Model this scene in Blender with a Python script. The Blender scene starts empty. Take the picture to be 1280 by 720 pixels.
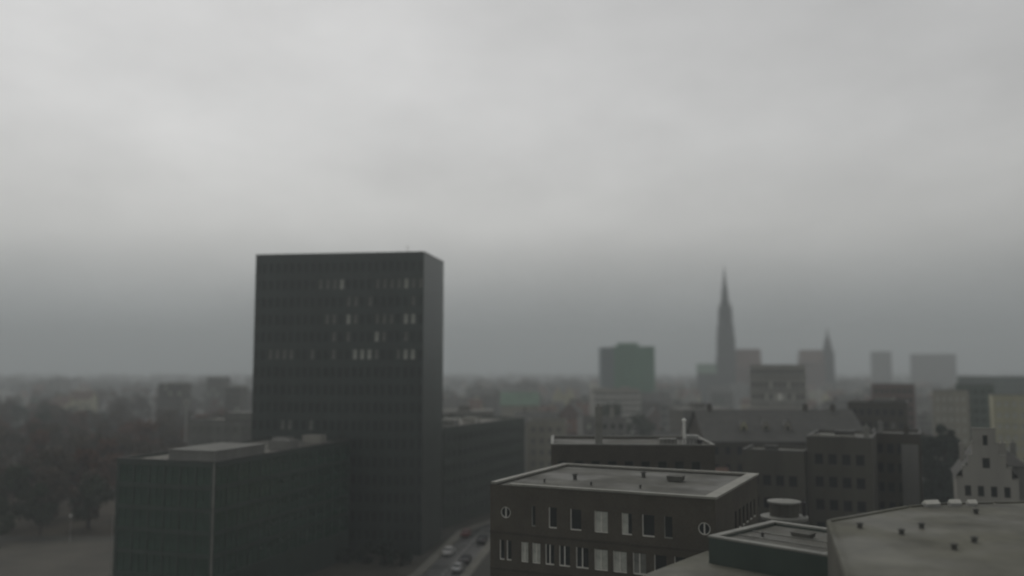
import bpy, math, random
from mathutils import Vector, Matrix
R = math.radians
rnd = random.Random(7)
scene = bpy.context.scene
COL = scene.collection

# ------------------------------------------------------------------ materials
def mat(name, col, rough=.85, var=.18, scale=.6, metal=0., spec=.4, col2=None, streak=False, bump=0.):
    m = bpy.data.materials.new(name); m.use_nodes = True
    nt = m.node_tree; N = nt.nodes; L = nt.links
    p = N['Principled BSDF']
    p.inputs['Roughness'].default_value = rough
    p.inputs['Metallic'].default_value = metal
    p.inputs['Specular IOR Level'].default_value = spec
    tc = N.new('ShaderNodeTexCoord'); mp = N.new('ShaderNodeMapping')
    L.new(tc.outputs['Object'], mp.inputs['Vector'])
    if streak: mp.inputs['Scale'].default_value = (1, 1, .12)
    n1 = N.new('ShaderNodeTexNoise'); n1.inputs['Scale'].default_value = scale
    n1.inputs['Detail'].default_value = 6; n1.inputs['Roughness'].default_value = .65
    L.new(mp.outputs['Vector'], n1.inputs['Vector'])
    rp = N.new('ShaderNodeValToRGB')
    a = [max(0, c*(1-var)) for c in col]; b = [c*(1+var) for c in col]
    if col2: b = list(col2)
    rp.color_ramp.elements[0].position = .32; rp.color_ramp.elements[0].color = (*a, 1)
    rp.color_ramp.elements[1].position = .68; rp.color_ramp.elements[1].color = (*b, 1)
    L.new(n1.outputs['Fac'], rp.inputs['Fac'])
    L.new(rp.outputs['Color'], p.inputs['Base Color'])
    if name in ('weathered_grey_roof', 'dark_roof_felt', 'wet_asphalt'):
        n3 = N.new('ShaderNodeTexNoise'); n3.inputs['Scale'].default_value = .16; n3.inputs['Detail'].default_value = 4
        L.new(tc.outputs['Object'], n3.inputs['Vector'])
        r3 = N.new('ShaderNodeMapRange'); r3.inputs['From Min'].default_value = .42; r3.inputs['From Max'].default_value = .62
        r3.inputs['To Min'].default_value = rough; r3.inputs['To Max'].default_value = .55 if 'roof' in name else .3
        L.new(n3.outputs['Fac'], r3.inputs['Value']); L.new(r3.outputs['Result'], p.inputs['Roughness'])
    if bump:
        bp = N.new('ShaderNodeBump'); bp.inputs['Strength'].default_value = bump
        n2 = N.new('ShaderNodeTexNoise'); n2.inputs['Scale'].default_value = scale*12
        L.new(tc.outputs['Object'], n2.inputs['Vector'])
        L.new(n2.outputs['Fac'], bp.inputs['Height']); L.new(bp.outputs['Normal'], p.inputs['Normal'])
    return m

def brick(name, c1, c2, mortar):
    m = mat(name, c1, .9, .2, .4)
    nt = m.node_tree; N = nt.nodes; L = nt.links
    p = N['Principled BSDF']; src = p.inputs['Base Color'].links[0].from_socket
    tc = [n for n in N if n.type == 'TEX_COORD'][0]
    sp = N.new('ShaderNodeSeparateXYZ'); L.new(tc.outputs['Object'], sp.inputs[0])
    ad = N.new('ShaderNodeMath'); ad.operation = 'ADD'
    L.new(sp.outputs[0], ad.inputs[0]); L.new(sp.outputs[1], ad.inputs[1])
    cb = N.new('ShaderNodeCombineXYZ'); L.new(ad.outputs[0], cb.inputs[0]); L.new(sp.outputs[2], cb.inputs[1])
    bt = N.new('ShaderNodeTexBrick'); bt.inputs['Scale'].default_value = 4.
    bt.inputs['Color1'].default_value = (1, 1, 1, 1); bt.inputs['Color2'].default_value = (.7, .68, .66, 1)
    bt.inputs['Mortar'].default_value = (mortar, mortar, mortar, 1); bt.inputs['Mortar Size'].default_value = .012
    L.new(cb.outputs[0], bt.inputs['Vector'])
    mx = N.new('ShaderNodeMix'); mx.data_type = 'RGBA'; mx.blend_type = 'MULTIPLY'; mx.inputs[0].default_value = 1
    L.new(src, mx.inputs[6]); L.new(bt.outputs['Color'], mx.inputs[7])
    L.new(mx.outputs[2], p.inputs['Base Color'])
    return m

M = dict(
    tower=mat('dark_tower_cladding', (.024, .036, .030), .38, .3, .2, .0, .7, streak=True),
    glass=mat('dark_window_glass', (.018, .022, .022), .12, .3, .3, 0, .6),
    tint=mat('tinted_tower_glass', (.018, .026, .022), .3, .3, .3, 0, .5),
    greenglass=mat('green_tinted_glazing', (.026, .058, .04), .2, .35, .18, 0, .7),
    blind=mat('pale_window_blind', (.42, .43, .38), .8, .25, 1.2),
    blind_dim=mat('dull_window_blind', (.17, .175, .155), .8, .3, 1.2),
    lamp=mat('lit_window_white', (.8, .8, .74), .7, .08, 1.),  # white paint standing in for the light of a lit window
    frame=mat('pale_window_frame', (.62, .61, .55), .6, .12, 2.),
    dframe=mat('dark_window_frame', (.05, .052, .05), .5, .2, 2.),
    greenwall=mat('dark_green_cladding', (.024, .042, .031), .5, .25, .3, 0, .6, streak=True),
    annex=mat('dark_annex_cladding', (.032, .046, .034), .6, .25, .2, 0, .5, streak=True),
    brick=brick('dark_brown_brick', (.094, .084, .064), None, .8),
    brick2=brick('sooty_brick', (.068, .06, .046), None, .8),
    redbrick=brick('red_brick', (.15, .095, .078), None, .8),
    coping=mat('pale_zinc_coping', (.24, .235, .20), .55, .2, .5),
    coping2=mat('dull_zinc_coping', (.22, .22, .195), .6, .25, .5),
    gravel=mat('grey_gravel_roofing', (.18, .175, .155), .95, .28, .35, col2=(.24, .235, .205), bump=.3),
    felt=mat('dark_roof_felt', (.08, .08, .066), .9, .3, .28, col2=(.115, .114, .094), bump=.2),
    bigroof=mat('weathered_grey_roof', (.09, .089, .068), .92, .25, .22, col2=(.15, .148, .112), bump=.25),
    slate=mat('dark_slate', (.062, .062, .055), .7, .25, .5),
    tile=mat('red_brown_tiles', (.13, .075, .055), .85, .25, .5),
    tile2=mat('grey_tiles', (.10, .098, .09), .85, .25, .5),
    palewall=mat('pale_render', (.31, .30, .265), .9, .15, .25, streak=True),
    cream=mat('cream_render', (.40, .385, .26), .9, .15, .25, streak=True),
    greywall=mat('grey_concrete', (.19, .19, .175), .9, .2, .25, streak=True),
    darkwall=mat('dark_render', (.08, .076, .06), .9, .25, .25, streak=True),
    beige=mat('beige_render', (.30, .285, .235), .9, .18, .25, streak=True),
    greenpanel=mat('green_facade_panels', (.05, .19, .10), .7, .15, .1, streak=True),
    bluepanel=mat('blue_grey_panels', (.11, .15, .155), .7, .15, .1, streak=True),
    palestone=mat('pale_grey_stone', (.33, .325, .295), .9, .15, .25, streak=True),
    mossy=mat('mossy_green_render', (.075, .105, .082), .85, .2, .15, streak=True),
    copper=mat('verdigris_copper', (.13, .21, .15), .7, .2, .2),
    stone=mat('sooted_sandstone', (.035, .04, .038), .9, .3, .12, streak=True),
    metal=mat('galvanised_metal', (.34, .34, .32), .45, .15, 1., .3),
    white=mat('white_paint', (.75, .75, .7), .6, .08, 1.),
    black=mat('dark_metal', (.03, .03, .03), .5, .2, 2.),
    rubber=mat('tyre_rubber', (.02, .02, .02), .9, .2, 4.),
    asphalt=mat('wet_asphalt', (.045, .046, .044), .55, .3, .35, 0, .5),
    paving=mat('grey_paving', (.17, .165, .14), .85, .25, .5),
    plaza=mat('sandy_paving', (.068, .062, .047), .9, .3, .12),
    ground=mat('city_ground', (.055, .056, .046), .95, .4, .03, col2=(.085, .08, .065)),
    grass=mat('leaf_strewn_grass', (.052, .04, .024), .95, .35, .1),
    paint=mat('road_paint', (.6, .6, .56), .7, .15, 2.),
    bark=mat('dark_bark', (.045, .038, .03), .95, .3, 2.),
    rust=mat('rust_autumn_leaves', (.105, .042, .026), .8, .4, .35, 0, .2, col2=(.16, .078, .048)),
    brown=mat('brown_autumn_leaves', (.068, .05, .034), .8, .4, .35, 0, .2, col2=(.115, .085, .058)),
    leaf=mat('dark_green_leaves', (.024, .042, .016), .8, .4, .4, 0, .2, col2=(.055, .072, .04)),
    pine=mat('deep_evergreen_leaves', (.018, .03, .02), .8, .4, .5, 0, .2, col2=(.034, .055, .036)),
    yellow=mat('yellowing_leaves', (.085, .085, .03), .8, .4, .4, 0, .2, col2=(.14, .13, .05)),
    farwood=mat('far_wood_leaves', (.04, .042, .03), .9, .4, .02, col2=(.075, .065, .05)),
    car_dark=mat('dark_car_paint', (.02, .022, .028), .25, .1, 1., 0, .6),
    car_silver=mat('silver_car_paint', (.45, .46, .46), .3, .06, 1., .5, .5),
    car_red=mat('dull_red_car_paint', (.16, .03, .025), .3, .1, 1., 0, .6),
    car_white=mat('white_car_paint', (.72, .72, .70), .3, .05, 1., 0, .6),
)

# ------------------------------------------------------------------ mesh helpers
class MB:
    def __init__(s): s.v = []; s.f = []; s.m = []
    def quad(s, a, b, c, d, m=0):
        i = len(s.v); s.v += [tuple(a), tuple(b), tuple(c), tuple(d)]; s.f.append((i, i+1, i+2, i+3)); s.m.append(m)
    def poly(s, pts, m=0):
        i = len(s.v); s.v += [tuple(p) for p in pts]; s.f.append(tuple(range(i, i+len(pts)))); s.m.append(m)
    def box(s, x0, x1, y0, y1, z0, z1, m=0):
        i = len(s.v)
        s.v += [(x0,y0,z0),(x1,y0,z0),(x1,y1,z0),(x0,y1,z0),(x0,y0,z1),(x1,y0,z1),(x1,y1,z1),(x0,y1,z1)]
        for f in ((0,3,2,1),(4,5,6,7),(0,1,5,4),(1,2,6,5),(2,3,7,6),(3,0,4,7)):
            s.f.append(tuple(i+k for k in f)); s.m.append(m)
    def prism(s, pts, z0, z1, m=0, bottom=True):
        n = len(pts); i = len(s.v)
        s.v += [(p[0], p[1], z0) for p in pts] + [(p[0], p[1], z1) for p in pts]
        for k in range(n):
            s.f.append((i+k, i+(k+1) % n, i+n+(k+1) % n, i+n+k)); s.m.append(m)
        s.f.append(tuple(i+n+k for k in range(n))); s.m.append(m)
        if bottom: s.f.append(tuple(i+k for k in reversed(range(n)))); s.m.append(m)
    def lathe(s, prof, n=8, c=(0,0), m=0, ph=0., cap=True):
        i = len(s.v)
        for r, z in prof:
            for k in range(n):
                a = ph+2*math.pi*k/n; s.v.append((c[0]+r*math.cos(a), c[1]+r*math.sin(a), z))
        for j in range(len(prof)-1):
            for k in range(n):
                s.f.append((i+j*n+k, i+j*n+(k+1) % n, i+(j+1)*n+(k+1) % n, i+(j+1)*n+k)); s.m.append(m)
        if cap:
            j = len(prof)-1
            s.f.append(tuple(i+j*n+k for k in range(n))); s.m.append(m)
    def tube(s, p0, p1, r0, r1, n=6, m=0):
        p0 = Vector(p0); p1 = Vector(p1); d = (p1-p0).normalized()
        a = d.orthogonal().normalized(); b = d.cross(a); i = len(s.v)
        for p, r in ((p0, r0), (p1, r1)):
            for k in range(n):
                t = 2*math.pi*k/n; s.v.append(tuple(p+a*(r*math.cos(t))+b*(r*math.sin(t))))
        for k in range(n):
            s.f.append((i+k, i+(k+1) % n, i+n+(k+1) % n, i+n+k)); s.m.append(m)
        s.f.append(tuple(i+n+k for k in range(n))); s.m.append(m)
        s.f.append(tuple(i+k for k in reversed(range(n)))); s.m.append(m)
    def mesh(s, name, mats):
        me = bpy.data.meshes.new(name); me.from_pydata(s.v, [], s.f)
        for x in (mats if isinstance(mats, (list, tuple)) else [mats]): me.materials.append(x)
        me.polygons.foreach_set('material_index', s.m); me.update()
        return me
    def build(s, name, mats, parent=None, loc=None, rotz=0):
        return link(name, s.mesh(name, mats), parent, loc, rotz)

def link(name, data, parent=None, loc=None, rotz=0):
    o = bpy.data.objects.new(name, data); COL.objects.link(o)
    if parent: o.parent = parent
    if loc: o.location = loc
    o.rotation_euler = (0, 0, rotz)
    return o
def tag(o, label=None, cat=None, group=None, kind=None):
    if label: o['label'] = label
    if cat: o['category'] = cat
    if group: o['group'] = group
    if kind: o['kind'] = kind
    return o
def thing(name, label, cat, loc=(0,0,0), rot=0, group=None):
    o = link(name, None, None, loc, R(rot)); o.empty_display_size = .5
    return tag(o, label, cat, group)
def dup(o, loc, rotz=None, scale=None, label=None):
    def cp(s, par):
        c = s.copy(); COL.objects.link(c); c.parent = par
        for ch in kids.get(s, []): cp(ch, c)
        return c
    kids = {}
    stack = [o]
    while stack:
        s = stack.pop(); kids[s] = [x for x in s.children]; stack += kids[s]
    c = cp(o, None); c.location = loc
    if rotz is not None: c.rotation_euler = (0, 0, rotz)
    if scale: c.scale = scale
    if label: c['label'] = label
    return c

# ------------------------------------------------------------------ windows and facades
WIN = {}
def window_mesh(w, h, kind):
    """pane + surround in one mesh, local x along the wall, +y inwards, centre at origin"""
    k = (round(w, 2), round(h, 2), kind)
    if k not in WIN:
        b = MB(); t = .06 if w < 2 else .09
        b.quad((-w/2, .05, -h/2), (w/2, .05, -h/2), (w/2, .05, h/2), (-w/2, .05, h/2), 0)
        for x0, x1 in ((-w/2, -w/2+t), (w/2-t, w/2)): b.box(x0, x1, 0, .049, -h/2, h/2, 1)
        b.box(-w/2+t, w/2-t, 0, .049, -h/2, -h/2+t, 1); b.box(-w/2+t, w/2-t, 0, .049, h/2-t, h/2, 1)
        if kind == 'green': b.box(-.03, .03, 0.004, .048, -h/2+t, h/2-t, 1)
        pm = {'dark': 'glass', 'tint': 'tint', 'pale': 'blind', 'dim': 'blind_dim', 'white': 'lamp', 'green': 'greenglass'}[kind]
        fm = {'green': 'greenwall', 'dark': 'dframe', 'tint': 'tint', 'pale': 'coping2', 'dim': 'dframe', 'white': 'frame'}[kind]
        WIN[k] = b.mesh('window', [M[pm], M[fm]])
    return WIN[k]

def side_frame(i, w, d):
    return [((0, 0), (1, 0), 0), ((w, 0), (0, 1), math.pi/2), ((w, d), (-1, 0), math.pi), ((0, d), (0, -1), -math.pi/2)][i]

def facade(b, i, w, d, z0, z1, ops, rec):
    o, u, rz = side_frame(i, w, d); Lw = w if i in (0, 2) else d
    nin = (-u[1], u[0])                                # inward normal
    P = lambda s, z, k=0.: (o[0]+u[0]*s+nin[0]*k, o[1]+u[1]*s+nin[1]*k, z)
    rects = [(a-ww/2, a+ww/2, z-hh/2, z+hh/2) for a, z, ww, hh in ops]
    us = sorted({0., Lw} | {round(r[k], 4) for r in rects for k in (0, 1)})
    zs = sorted({z0, z1} | {round(r[k], 4) for r in rects for k in (2, 3)})
    hole = set()
    for r in rects:
        for a in range(len(us)-1):
            m = (us[a]+us[a+1])/2
            if r[0] < m < r[1]:
                for c in range(len(zs)-1):
                    q = (zs[c]+zs[c+1])/2
                    if r[2] < q < r[3]: hole.add((a, c))
    for c in range(len(zs)-1):                         # merge cells along the row
        a = 0
        while a < len(us)-1:
            if (a, c) in hole: a += 1; continue
            e = a
            while e+1 < len(us)-1 and (e+1, c) not in hole: e += 1
            b.quad(P(us[a], zs[c]), P(us[e+1], zs[c]), P(us[e+1], zs[c+1]), P(us[a], zs[c+1]))
            a = e+1
    for r in rects:
        x0, x1, y0, y1 = r
        b.quad(P(x0, y0), P(x1, y0), P(x1, y0, rec), P(x0, y0, rec)); b.quad(P(x0, y1, rec), P(x1, y1, rec), P(x1, y1), P(x0, y1))
        b.quad(P(x0, y0), P(x0, y0, rec), P(x0, y1, rec), P(x0, y1)); b.quad(P(x1, y0, rec), P(x1, y0), P(x1, y1), P(x1, y1, rec))
    return P, rz

def building(name, label, cat, loc, rot, w, d, h, wall, roof, fac=None, par=.7, coping='coping2', cw=.35, rec=.18, group=None, limit=100):
    root = thing(name, label, cat, (*loc, 0), rot, group)
    fac = fac or {}; b = MB(); places = []
    for i in range(4):
        ops = fac.get(i, [])
        P, rz = facade(b, i, w, d, 0, h, [o[:4] for o in ops], rec)
        for a, z, ww, hh, kind in ops: places.append((P(a, z, rec-.06), rz, ww, hh, kind, i))
    t = cw
    if par:
        for (x0, y0, x1, y1) in ((t, t, w-t, t), (w-t, t, w-t, d-t), (w-t, d-t, t, d-t), (t, d-t, t, t)):
            b.quad((x1, y1, h-par), (x0, y0, h-par), (x0, y0, h), (x1, y1, h))
    b.build('wall', wall, root)
    rb = MB(); rb.quad((t, t, h-par), (w-t, t, h-par), (w-t, d-t, h-par), (t, d-t, h-par))
    ro = rb.build('roof', roof, root)
    c = MB(); e = .06; z0, z1 = h, h+.14
    c.box(-e, w+e, -e, t, z0, z1); c.box(-e, w+e, d-t, d+e, z0, z1); c.box(-e, t, t, d-t, z0, z1); c.box(w-t, w+e, t, d-t, z0, z1)
    c.build('coping', M[coping], root)
    places = [p for p in places if p[4] != 'none']
    bright = [p for p in places if p[4] in ('pale', 'white', 'dim')]; dark = [p for p in places if p not in bright]
    dark.sort(key=lambda p: (p[5], -p[0][2])); order = bright+dark
    for p in order[:limit]:
        link('window', window_mesh(p[2], p[3], p[4]), root, p[0], p[1])
    rest = order[limit:]
    if rest:
        s = MB()
        for p in rest:
            me = window_mesh(p[2], p[3], p[4]); mx = Matrix.Translation(p[0]) @ Matrix.Rotation(p[1], 4, 'Z')
            k = len(s.v); s.v += [tuple(mx @ v.co) for v in me.vertices]
            for q in me.polygons: s.f.append(tuple(k+j for j in q.vertices)); s.m.append(q.material_index)
        tag(s.build('window', [M['tint'], M['tint']] if rest[0][4] == 'tint' else [M['glass'], M['dframe']], root), kind='stuff')
    return root, ro

def grid(w, n, z0, dz, floors, ww, hh, kind='dark', margin=.6, r=None, dim=.0, pale=.0):
    out = []
    for f in range(floors):
        for k in range(n):
            a = margin+(w-2*margin)*(k+.5)/n; kd = kind
            if r and r.random() < dim: kd = 'dim'
            if r and r.random() < pale: kd = 'pale'
            out.append((a, z0+dz*f, ww, hh, kd))
    return out

def boxpart(name, m, parent, x, y, z, sx, sy, sz):
    b = MB(); b.box(-sx/2, sx/2, -sy/2, sy/2, 0, sz); return b.build(name, m, parent, (x, y, z))

def roof_unit(parent, x, y, z, sx, sy, sz, m='metal'):
    b = MB(); b.box(-sx/2, sx/2, -sy/2, sy/2, .12, sz); b.box(-sx/2-.06, sx/2+.06, -sy/2-.06, sy/2+.06, sz, sz+.07)
    for a in (-1, 1):
        for c in (-1, 1): b.box(a*sx*.38-.06, a*sx*.38+.06, c*sy*.38-.06, c*sy*.38+.06, 0, .12)
    n = max(2, int(sx/.35))
    for k in range(n):
        q = -sx/2+sx*(k+.5)/n; b.box(q-.04, q+.04, -sy/2-.03, -sy/2, .25, sz-.12)
    return b.build('roof_unit', M[m], parent, (x, y, z))
def vent(parent, x, y, z, r=.2, h=.6, m='black'):
    b = MB(); b.lathe([(r, 0), (r, h*.7), (r*1.5, h*.72), (r*1.5, h*.85), (0.02, h)], 10)
    return b.build('vent', M[m], parent, (x, y, z))

# ------------------------------------------------------------------ ground
def sheet(name, pts, z, m):
    b = MB(); b.poly([(x, y, z) for x, y in pts]); return tag(b.build(name, M[m]), kind='structure')
gb = MB()
for ix in range(12):
    for iy in range(8):
        gb.quad((-3000+ix*500, -900+iy*490, 0), (-2500+ix*500, -900+iy*490, 0), (-2500+ix*500, -410+iy*490, 0), (-3000+ix*500, -410+iy*490, 0))
tag(gb.build('ground', M['ground']), kind='structure')
sheet('park_lawn', [(-330, 196), (-66, 196), (-66, 560), (-330, 560)], .004, 'grass')
sheet('plaza', [(-135, 128), (-64.5, 150), (-64.5, 190), (-135, 190)], .006, 'plaza')
# street running past the tower, with kerbed pavements
st = [(-26, 110), (-12.4, 160), (-7, 200), (15, 246), (40, 300)]
def strip(pts, off0, off1):
    L_, R_ = [], []
    for i, p in enumerate(pts):
        a = Vector(pts[max(0, i-1)]); c = Vector(pts[min(len(pts)-1, i+1)]); d = (c-a).normalized(); n = Vector((d.y, -d.x))
        L_.append(Vector(p)+n*off0); R_.append(Vector(p)+n*off1)
    return L_, R_
def strip_sheet(name, off0, off1, z, m, kerb=0):
    a, c = strip(st, off0, off1); b = MB()
    for i in range(len(a)-1):
        b.quad((*a[i], z), (*c[i], z), (*c[i+1], z), (*a[i+1], z))
        if kerb:
            b.quad((*a[i], 0), (*a[i], z), (*a[i+1], z), (*a[i+1], 0)); b.quad((*c[i], z), (*c[i], 0), (*c[i+1], 0), (*c[i+1], z))
    return tag(b.build(name, M[m]), kind='structure')
strip_sheet('street', -3.4, 3.4, .008, 'asphalt')
strip_sheet('pavement', -5.4, -3.4, .12, 'paving', 1)
strip_sheet('pavement', 3.4, 5.2, .12, 'paving', 1)
lm = MB(); a, c = strip(st, -.07, .07)
for i in range(len(a)-1):
    n = 14
    for k in range(n):
        t0, t1 = k/n, (k+.5)/n
        lm.quad((*a[i].lerp(a[i+1], t0), .012), (*c[i].lerp(c[i+1], t0), .012), (*c[i].lerp(c[i+1], t1), .012), (*a[i].lerp(a[i+1], t1), .012))
tag(lm.build('road_marking', M['paint']), kind='structure')
sheet('forecourt', [(-46, 158), (-21.6, 150.5), (-17.9, 160), (-16.2, 172), (-40, 174)], .01, 'plaza')

# ------------------------------------------------------------------ the tall tower
bay = lambda u: .6+1.5*round((u-.6)/1.5)
pale = {53.49: [14.32, 15.07, 16.55, 18.19, 26.14, 27.22, 28.58, 30.1, 32.21, 33.18, 34.6],
        49.93: [19.59, 21.06, 24.15, 33.7], 46.37: [16.2, 17.68, 19.4, 21.12, 26.25, 27.46, 28.91, 32.15, 33.88],
        42.81: [17.74, 19.46, 25.71, 27.26, 32.19], 39.25: [3.9, 5.4, 6.9, 8.55, 13.12, 17.56, 20.89, 22.45, 24.16, 25.61, 30.44, 32.13, 33.66],
        25.01: [6.96, 8.29, 12.89]}
strong = {(39.25, 20.89), (39.25, 22.45), (39.25, 24.16), (46.37, 19.4), (46.37, 32.15), (46.37, 33.88), (42.81, 25.71), (53.49, 18.19), (39.25, 32.13), (39.25, 33.66), (53.49, 32.21)}
wins = []
for f in range(17):
    z = 39.25+3.56*(f-10)
    zz = round(z, 2)
    pb = {}
    for q, us in pale.items():
        if abs(q-z) < .4:
            for u in us: pb[round(bay(u), 2)] = 'pale' if (q, u) in strong else 'dim'
    if f == 16: continue
    for k in range(24):
        u = round(.6+1.5*k, 2)
        if u < .5 or u > 35.2: continue
        wins.append((u, z, .85, 2.0, pb.get(u, 'tint')))
side = [(1.2+1.75*k, 39.25+3.56*(f-10), .85, 2.0, 'tint') for f in range(16) for k in range(7)]
tower, tr = building('office_tower', 'tall dark office tower with scattered pale blinds in narrow windows, highest block in view', 'tower',
                     (-53.07, 181.13), -8.3, 35.72, 18., 59.8, M['tower'], M['felt'], {0: wins}, coping='slate', cw=.4, rec=.14)
roof_unit(tr, 27, 6, 59.1, 5, 4, 1.2, 'greywall'); roof_unit(tr, 10, 7, 59.1, 6, 4, .9, 'greywall')
ab = MB(); ab.tube((0, 0, 0), (0, 0, 2.6), .05, .03); ab.tube((-.5, 0, 2.1), (.5, 0, 2.1), .025, .025); ab.build('antenna', M['black'], tr, (31.5, 3, 59.1))

# ------------------------------------------------------------------ green glazed block, lower left
wa = []
for f, z in enumerate((20.35, 16.95, 13.6, 10.25, 6.9)):
    wa += [(.45+2.86*(k+.5), z, 2.66, 2.85, 'green') for k in range(6)]
wr = []
for f, z in enumerate((20.35, 16.95, 13.6, 10.25, 6.9)):
    wr += [(.4+2.93*(k+.5), z, 2.72, 2.85, 'green') for k in range(14)]
A, ar = building('glazed_office_block', 'dark green glazed office block with flat gravel roof in front of the tall tower', 'office building',
                 (-61.83, 139.6), -18.2, 18.05, 42., 22.5, M['greenwall'], M['gravel'], {0: wa, 1: wr}, par=.35, coping='slate', rec=.1)
b = MB(); b.box(-.12, .1, -.02, .12, 0, 22.45); b.build('corner_strip', M['coping2'], A, (18.05, -.1, 0))
ph = MB(); ph.box(0, 8.6, 0, 13, 0, 1.75); ph.box(-.15, 8.75, -.15, 13.15, 1.75, 1.9); ph.build('penthouse', M['greywall'], ar, (8.4, 1.6, 22.15))
roof_unit(ar, 14.6, 24, 22.15, 4.2, 3.2, 1.7, 'greywall'); roof_unit(ar, 13, 37, 22.15, 3.8, 2.4, 1.5, 'palewall')
roof_unit(ar, 8, 34, 22.15, 3, 3, 1.2, 'greywall'); roof_unit(ar, 12.0, 29.5, 22.15, 1.4, 1.2, 1.2, 'white')
for q in range(4): vent(ar, 3+q*3.1, 20+q*4.5, 22.15, .25, .8, 'greywall')

# ------------------------------------------------------------------ annex right of the tower
wc = [(1.4+2.8*k, 3.0+3.4*f, 2.1, 1.5, 'tint') for f in range(6) for k in range(16)]
C, cr = building('office_annex', 'long dark green office annex with pale flat roof right behind the tall tower', 'office building',
                 (-37.5, 214.8), -25, 24., 45.7, 22.8, M['annex'], M['gravel'], {1: wc}, coping='coping2', rec=.1, limit=96)
roof_unit(cr, 18, 14, 22.1, 3.4, 3, 1.5, 'greywall'); roof_unit(cr, 16, 29, 22.1, 4, 3, 1.2, 'palewall'); vent(cr, 21, 22, 22.1, .3, .9, 'metal')

# ------------------------------------------------------------------ near brick building
dw = 22.9; dd = 19.5; dh = 25.0
row1 = [(4.81, .45, 'slim'), (6.89, .85, 'plain'), (9.32, 1.15, 'plain'), (11.93, 1.36, 'blind'), (14.5, 1.0, 'half'), (16.6, 1.2, 'plain'), (18.5, .8, 'slim')]
row2 = [(1.33, .55, 'slimw'), (2.12, .55, 'slimw'), (3.86, .78, 'blind'), (5.12, .88, 'blind'), (6.56, .95, 'mull'), (8.12, 1.15, 'mull'),
        (9.97, 1.3, 'mull'), (11.89, 1.36, 'blind'), (13.78, 1.36, 'blind'), (15.7, 1.3, 'dimblind'), (17.7, 1.2, 'plain'), (19.6, 1.2, 'plain')]
ops = [(u, 22.15, w, 2.0) for u, w, k in row1]+[(u, 18.6, w, 1.95) for u, w, k in row2]+[(u, 14.95, w, 1.95) for u, w, k in row2]
kinds = [k for _, _, k in row1+row2+row2]
rounds = [(1.74, 22.3), (21.85, 22.3)]; rr = .6
opsq = [(u, z, 2*rr, 2*rr) for u, z in rounds]
sops = [(8.3+1.85*k, 21.75, .85, 1.9) for k in range(6)]+[(8.3+1.85*k, 18.2, .85, 1.9) for k in range(6)]
D = thing('brick_office', 'dark brown brick office with pale roof edge, round corner windows and white window frames', 'office building', (-2.2, 90.87, 0), -26.3)
b = MB()
P0, rz0 = facade(b, 0, dw, dd, 0, dh, ops+opsq, .16)
P1, rz1 = facade(b, 1, dw, dd, 0, dh, sops, .16)
facade(b, 2, dw, dd, 0, dh, [], .1); facade(b, 3, dw, dd, 0, dh, [], .1)
for u, z in rounds:                                   # brick around each round opening
    n = 32
    def sq(a):
        c, s = math.cos(a), math.sin(a); k = rr/max(abs(c), abs(s)); return (u+c*k, z+s*k)
    for k in range(n):
        a0, a1 = 2*math.pi*k/n, 2*math.pi*(k+1)/n
        i0 = (u+.94*rr*math.cos(a0), z+.94*rr*math.sin(a0)); i1 = (u+.94*rr*math.cos(a1), z+.94*rr*math.sin(a1))
        b.quad(P0(*i0), P0(*sq(a0)), P0(*sq(a1)), P0(*i1)); b.quad(P0(*i0, .16), P0(*i0), P0(*i1), P0(*i1, .16))
b.build('wall', M['brick'], D)
rb = MB(); rb.quad((.5, .5, dh-.12), (dw-.5, .5, dh-.12), (dw-.5, dd-.5, dh-.12), (.5, dd-.5, dh-.12)); dr = rb.build('roof', M['felt'], D)
c = MB()
for args in ((-.18+2.4, dw+.18, -.18, .42), (-.18, dw+.18, dd-.55, dd+.12), (-.18, .5, .42, dd-.55), (dw-1.0, dw+.18, .42, dd-.55)): c.box(*args, dh, dh+.2)
c.build('roof_edge', M['coping'], D)
bnd = MB(); bnd.box(0, dw, -.05, -.003, 20.15, 20.4); bnd.box(0, dw, -.05, -.003, 16.6, 16.8); bnd.build('brick_band', M['brick2'], D)
def near_window(P, rz, u, z, w, h, kind):
    f = MB(); x0, x1 = -w/2, w/2
    jl = .10; f.box(x0, x0+jl, 0, .07, -h/2, h/2)
    f.box(x0+jl, x1, -.10, .07, -h/2, -h/2+.11)
    f.box(x1-.04, x1, .02, .07, -h/2+.11, h/2, 1); f.box(x0+jl, x1-.04, .02, .07, h/2-.05, h/2, 1)
    if kind in ('blind', 'mull', 'dimblind'): f.box(-.05, .06, 0, .07, -h/2+.11, h/2-.05)
    slim = kind == 'slim'
    fr = f.build('window', [M['coping2'] if slim else M['frame'], M['dframe']], D, P(u, z, .07), rz)
    p = MB(); p.quad((x0, .062, -h/2), (x1, .062, -h/2), (x1, .062, h/2), (x0, .062, h/2)); p.build('pane', M['glass'], fr)
    if kind in ('blind', 'half', 'dimblind'):
        q = MB(); zt = h/2-.05; zb = -h/2+.13
        xe = x1-.05 if kind != 'half' else x1-.38
        q.box(x0+.11, xe, .045, .055, zb, zt); q.build('blind', M['blind_dim' if kind == 'dimblind' else 'blind'], fr)
for (u, z, w, h), k in zip(ops, kinds): near_window(P0, rz0, u, z, w, h, k)
for (u, z, w, h) in sops: near_window(P1, rz1, u, z, w, h, 'slimw')
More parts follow.
